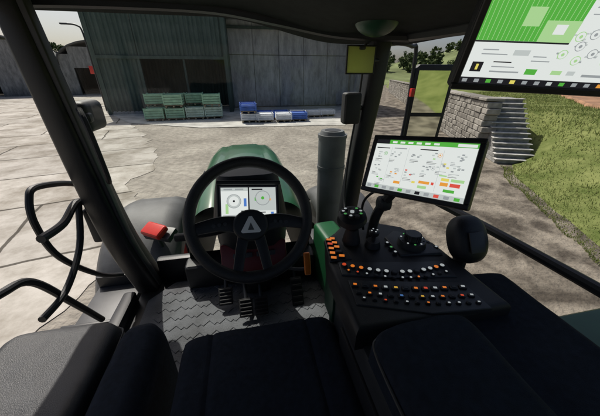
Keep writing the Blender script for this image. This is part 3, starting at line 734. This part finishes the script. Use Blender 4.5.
def buttons(name,pts,z,r,cols,h=.006,sq=False,ic_=.5):
    bm=bmesh.new()
    for k,(x,y) in enumerate(pts):
        ci=cols[k%len(cols)]
        if sq:
            add_box(bm,(x,y,z+h/2),(r*2.1,r*1.7,h),rotE(z=-18),0,bevel=.0015,seg=1)
            add_box(bm,(x,y,z+h+.0004),(r*2*ic_,r*1.3*ic_,.0012),rotE(z=-18),ci)
        else:
            add_cyl(bm,(x,y,z+h/2),r,h,16,mi=0,r2=r*.9); add_cyl(bm,(x,y,z+h+.0003),r*ic_,.0012,12,mi=ci)
    return finish(name,bm,BM,ac)
buttons('button_row',arc_pts((.285,.668),(.605,.60),.035,14),2.176,.0105,[6,2,2,1,1,1,7,1,1,7,1,1,2,1],ic_=.66)
buttons('button_row_b',arc_pts((.29,.64),(.60,.572),.033,13),2.176,.007,[2,6,1,7,1,7,1,1,2,7,1,7,1],h=.004)
buttons('switch_row',arc_pts((.285,.572),(.60,.50),.012,12),2.176,.010,[2,7,2,1,5,7,2,6,1,2,7,1],sq=True)
buttons('switch_row_b',arc_pts((.285,.54),(.60,.465),.012,12),2.176,.008,[7,2,1,7,3,7,5,1,2,7,6,1],sq=True)
buttons('switch_row_c',arc_pts((.29,.515),(.60,.438),.01,12),2.176,.006,[1,7,6,7,1,7,2,7,1,1,7,1],sq=True)
buttons('orange_switches',[(.262+.004*k,.71+.028*k) for k in range(5)]+[(.293,.715+.028*k) for k in range(5)],2.176,.0115,[2,2,2,6,2,2,7,2,2,2],sq=True,ic_=.8)
bm=bmesh.new(); add_cyl(bm,(.575,.735,2.19),.052,.026,36,r2=.048); add_cyl(bm,(.575,.735,2.212),.030,.03,28,r2=.027)
for k in range(24):
    a=2*math.pi*k/24; add_box(bm,(.575+.029*math.cos(a),.735+.029*math.sin(a),2.212),(.004,.003,.024),rotE(z=math.degrees(a)))
finish('rotary_dial',bm,M_dgrey,ac)
bm=bmesh.new()
for k in range(10):
    a=2*math.pi*k/10; add_cyl(bm,(.575+.04*math.cos(a),.735+.04*math.sin(a),2.2035),.0035,.0015,10,mi=[1,0,1,4][k%4])
finish('dial_marks',bm,BM,ac)
buttons('dial_buttons',[(.655-.012*k,.70+.035*k) for k in range(4)]+[(.49,.70+.03*k) for k in range(3)],2.176,.009,[1,7,2,1,1,4,1])
js=empty('multifunction_joystick',(.36,.80,2.18))
bm=bmesh.new(); add_cyl(bm,(0,0,.03),.035,.06,20,r2=.022); finish('boot',bm,M_rubber,js)
bm=bmesh.new(); add_tube(bm,[Vector(p) for p in [(0,0,.04),(0,.0,.06),(-.003,0,.08),(-.008,-.005,.1),(-.01,-.01,.118),(-.012,-.012,.13)]],[.02,.024,.038,.055,.05,.02],24); finish('grip',bm,M_black,js)
bm=bmesh.new()
for k in range(9):
    a=2*math.pi*k/9; add_cyl(bm,(-.012+.032*math.cos(a),-.012+.032*math.sin(a),.130),.0095,.008,12,mi=0); add_cyl(bm,(-.012+.032*math.cos(a),-.012+.032*math.sin(a),.1345),.005,.0015,10,mi=[1,4,7,1,1,4,1,7,4][k])
add_cyl(bm,(-.012,-.012,.134),.007,.006,10,mi=1); finish('joystick_buttons',bm,BM,js)
mj=empty('mini_joystick',(.43,.76,2.175))
bm=bmesh.new(); add_cyl(bm,(0,0,.012),.03,.024,20,r2=.024); add_tube(bm,[Vector((0,0,.02)),Vector((0,0,.04)),Vector((0,0,.05)),Vector((0,0,.062)),Vector((0,0,.068))],[.008,.008,.018,.02,.008],14); finish('stick',bm,M_black,mj)
bm=bmesh.new()
for k in range(4):
    a=2*math.pi*k/4; add_cyl(bm,(.011*math.cos(a),.011*math.sin(a),.0685),.003,.0012,10,mi=1)
finish('icons',bm,BM,mj)
kn=empty('round_joystick',(.735,.66,2.06)); bm=bmesh.new(); bmesh.ops.create_uvsphere(bm,u_segments=32,v_segments=20,radius=.08)
for v in bm.verts:
    n_=v.co.normalized(); v.co=Vector((math.copysign(abs(n_.x)**.8,n_.x)*.066,math.copysign(abs(n_.y)**.8,n_.y)*.05,math.copysign(abs(n_.z)**.8,n_.z)*.085))
bm.transform(Matrix.Translation((0,0,.17))@Matrix.Rotation(math.radians(-30),4,'X'))
finish('knob',bm,M_black,kn)
tube('stalk',[(0,0,-.03),(0,0,.1)],.024,M_rubber,kn,smooth=False); box('thumb_plate',(-.01,-.052,.19),(.055,.006,.07),M_dgrey,kn,R=rotE(x=-30),bevel=.003)

# ---------------------------------------------------------------- screens
def build_screen(name,M,w,h,bez,rects,discs,depth=.03):
    e=empty(name)
    box('housing',(0,0,-depth/2-.002),(w+2*bez,h+2*bez,depth),M_black,e,M=M,bevel=.008,seg=3)
    bm=bmesh.new()
    for c,s_ in [((0,h/2+bez/2,0),(w+2*bez,bez,.008)),((0,-h/2-bez/2,0),(w+2*bez,bez,.008)),((-w/2-bez/2,0,0),(bez,h,.008)),((w/2+bez/2,0,0),(bez,h,.008))]: add_box(bm,c,s_,bevel=.002,seg=1)
    finish('bezel',bm,M_frame,e,M=M)
    ui('display',M@Matrix.Translation((0,0,-.001)),rects,discs,E,e)
    return e
def gauge(rc,dcs,cx,cy,r,c1=3,c2=0,c3=2,l=2):
    dcs+= [(cx,cy,r,c1,l),(cx,cy,r*.86,c2,l+1),(cx,cy,r*.35,c1,l+2)]
def machine(rc,cx,cy,s,c,l,rnd):
    for q in range(6):
        a=rnd.uniform(-1,1)*s; b=rnd.uniform(-.6,.6)*s
        rc.append((cx+a-.2*s,cy+b-.14*s,cx+a+.25*s,cy+b+.12*s,rnd.choice([8,c,8,3]),l))
Mt=basis((.482,.672,2.505),(.18,-.27,.036),(-.77,-.45,.45))
w,h=.292,.160
rnd=random.Random(4)
rc=[(-w/2,-h/2,w/2,h/2,0,0),(-w/2,h/2-.013,w/2,h/2,1,1),(-w/2,h/2-.013,-w/2+.045,h/2,2,2),(w/2-.05,h/2-.011,w/2-.004,h/2-.003,0,2),(-w/2,-h/2,w/2,-h/2+.015,8,1)]
for k in range(11): rc.append((-w/2+.006+k*.0262,-h/2+.003,-w/2+.020+k*.0262,-h/2+.012,[3,1,3,3,1,3,2,3,4,3,1][k],2))
for k in range(6): rc.append((-w/2+.055+k*.025,h/2-.010,-w/2+.070+k*.025,h/2-.004,0,2))
dcs=[]
for q,(cx,cy) in enumerate([(-.118,.032),(-.07,.034),(-.118,-.012),(-.066,-.018),(-.1,-.046),(-.005,.038),(.045,.038),(.108,.04),(-.012,-.018),(.035,.0),(.075,.012),(.11,.008)]):
    machine(rc,cx,cy,.015,[3,6,3,5,1,3,6,3,4,3,7,3][q],2,rnd)
    if q%3==0: gauge(rc,dcs,cx+.014,cy+.004,.006,[1,3,5,3][q//3],0,2,4)
    for z_ in range(3): rc.append((cx-.018,cy-.016-.004*z_,cx-.018+rnd.uniform(.010,.028),cy-.0148-.004*z_,rnd.choice([2,3,3]),3))
rc+=[(-.14,.052,-.095,.055,2,2),(-.08,.053,-.04,.056,3,2),(.0,.054,.05,.057,2,2),(-.088,-.06,-.087,.058,8,2),(-.034,-.06,-.033,.058,8,2),(.066,-.06,.067,.058,8,2)]
rc+=[(.02,-.044,.05,-.036,5,3),(.055,-.044,.062,-.036,4,3),(.078,-.042,.098,-.032,5,3),(.103,-.042,.128,-.032,4,3),(.078,-.028,.098,-.02,7,3),(.103,-.028,.135,-.02,6,3),(.02,-.058,.045,-.05,6,3),(.09,-.058,.118,-.05,1,3),(-.055,-.055,-.035,-.047,5,3),(.07,-.016,.09,-.012,6,3),(.0,-.046,.01,-.04,7,3)]
t=build_screen('terminal_screen',Mt,w,h,.014,rc,dcs)
tube('mount_arm',[(.49,.70,2.46),(.47,.76,2.38),(.45,.80,2.28),(.45,.82,2.17)],.018,M_black,t)
box('mount_ball',(.462,.78,2.34),(.05,.05,.05),M_black,t,bevel=.02,seg=3)
tube('cable',[(.47,.72,2.44),(.43,.8,2.38),(.42,.86,2.3),(.44,.87,2.18)],.005,M_rubber,t)
Mo=basis((.628,.480,2.829),(.30,-.06,0),(-.28,-.78,-.28))
w,h=.345,.215
rc=[(-w/2,-h/2,w/2,h/2,0,0),(-w/2,-h/2,w/2,-h/2+.013,2,1)]
for k in range(14): rc.append((-w/2+.006+k*.0245,-h/2+.003,-w/2+.016+k*.0245,-h/2+.010,[3,3,1,3,7,3,3,8,1,3,3,5,3,8][k],2))
rc.append((-w/2,-.025,.0,h/2,1,1)); rc.append((-w/2,-.028,.0,-.025,2,2))
for k in range(20): rc.append((-w/2+.0085*k+.004,-.025,-w/2+.0085*k+.0048,h/2,6,2))
rc+=[(-.06,-.025,-.0,.01,6,3),(-.04,-.012,-.02,.004,0,4),(-.10,.0,-.07,.03,6,3)]
rc+=[(-.16,-.083,-.138,-.064,2,2),(-.151,-.079,-.146,-.068,7,3),(-.12,-.083,-.062,-.080,3,2),(-.12,-.073,-.075,-.071,3,2),(-.12,-.064,-.085,-.062,2,2),(-.15,-.05,-.10,-.048,3,2),(-.15,-.042,-.12,-.040,3,2),(-.09,-.05,-.06,-.04,8,2),(-.05,-.085,-.028,-.074,1,2),(.0,-.083,.02,-.075,6,2),(.03,-.083,.045,-.075,8,2),(.06,-.085,.10,-.08,3,2),(-.05,-.06,-.015,-.058,3,2),(-.05,-.052,-.025,-.050,3,2),(.01,.03,.1,.032,3,2),(.01,.02,.07,.0215,3,2)]
dcs=[]
for k,(cx,cy) in enumerate([(.0,-.045),(.022,-.03),(.03,-.055),(.052,-.042),(.075,-.032),(.06,-.014),(.085,-.055),(.035,-.01),(.012,-.014)]):
    gauge(rc,dcs,cx,cy,.0085,3 if k%2 else 6,0,2,4); machine(rc,cx,cy,.011,3,2,rnd)
mo=build_screen('overhead_monitor',Mo,w,h,.014,rc,dcs)
tube('mount_arm',[(.70,.53,2.87),(.76,.6,2.93),(.8,.62,3.0)],.015,M_black,mo)

# ---------------------------------------------------------------- small cab items
yl=empty('yellow_label_holder',(.62,1.49,2.82)); box('label',(0,-.004,0),(.145,.004,.12),M_yel,yl,bevel=.001)
bm=bmesh.new()
for c,s_ in [((0,0,.063),(.16,.012,.008)),((0,0,-.063),(.16,.012,.008)),((-.076,0,0),(.008,.012,.12)),((.076,0,0),(.008,.012,.12))]: add_box(bm,c,s_,bevel=.002,seg=1)
finish('frame',bm,M_black,yl)
box('clip',(.0,-.012,.055),(.03,.02,.02),M_dgrey,yl); tube('arm',[(.07,.01,0),(.15,.05,0)],.01,M_black,yl,smooth=False)
gl=empty('work_lamp',(.60,1.30,2.975)); bm=bmesh.new(); bmesh.ops.create_uvsphere(bm,u_segments=24,v_segments=14,radius=.1); bm.transform(Matrix.Diagonal((1,1,.75,1))); finish('green_dome',bm,M_dgreen,gl); tube('ring',[(.1*math.cos(a),.1*math.sin(a),-.005) for a in [2*math.pi*k/16 for k in range(16)]],.008,M_black,gl,closed=True,n=2)
def mirror_mat():
    m,nt,b=new_mat('mirror_glass'); b.inputs['Metallic'].default_value=1; b.inputs['Roughness'].default_value=.04; b.inputs['Base Color'].default_value=(.85,.9,.75,1); return m
M_mir=mirror_mat()
mr=empty('side_mirror')
Mm=basis((1.43,2.0,2.54),(1,0.0,0),(-.18,-.95,-.04))
bm=bmesh.new(); add_prism(bm,[(-.15,-.25),(-.13,-.28),(.13,-.28),(.15,-.25),(.16,.24),(.13,.28),(-.12,.28),(-.15,.25)],-.05,.0,bevel=.008); finish('shell',bm,M_black,mr,M=Mm)
bm=bmesh.new(); bm.faces.new([bm.verts.new(p) for p in [(-.12,-.06,.002),(.125,-.06,.002),(.13,.24,.002),(-.12,.24,.002)]]); bm.faces.new([bm.verts.new(p) for p in [(-.12,-.25,.002),(.12,-.25,.002),(.125,-.09,.002),(-.12,-.09,.002)]]); finish('glass',bm,M_mir,mr,M=Mm,smooth=False)
tube('arm',[(.80,1.56,2.9),(1.0,1.8,2.93),(1.2,1.98,2.93),(1.27,2.03,2.88),(1.27,2.03,2.3),(1.2,2.0,2.22),(.8,1.62,2.2)],.014,M_black,mr,n=4)
box('red_reflector',(1.275,2.0,2.63),(.03,.03,.06),M_red,mr)
ml=empty('door_camera',(-.80,1.62,2.56)); box('shell',(0,0.02,0),(.09,.2,.15),M_black,ml,bevel=.04,seg=5); box('lens',(.03,-.06,.0),(.05,.05,.05),M_dgrey,ml,bevel=.02,seg=3); tube('arm',[(0,-.05,0),(.02,-.2,-.02)],.018,M_black,ml)
hr=empty('door_grab_rail')
tube('rail_a',[(-.9,1.62,2.12),(-.9,1.50,2.24),(-.9,1.26,2.32),(-.9,1.19,2.29),(-.9,1.16,2.18),(-.9,1.2,1.99),(-.9,1.4,1.72),(-.9,1.6,1.55)],.014,M_black,hr)
tube('rail_b',[(-.9,.7,2.10),(-.9,.89,2.06),(-.9,1.02,2.0),(-.9,1.15,1.75),(-.9,1.27,1.5)],.016,M_black,hr)
tube('lever',[(-.86,1.1,2.15),(-.86,1.25,2.14),(-.86,1.4,2.18),(-.84,1.5,2.1)],.018,M_black,hr); tube('lever_b',[(-.86,1.4,2.17),(-.87,1.3,1.98),(-.88,1.12,1.86),(-.88,.95,1.86)],.015,M_black,hr)
box('latch',(-.84,1.47,2.03),(.05,.14,.2),M_black,hr,bevel=.015,seg=3)
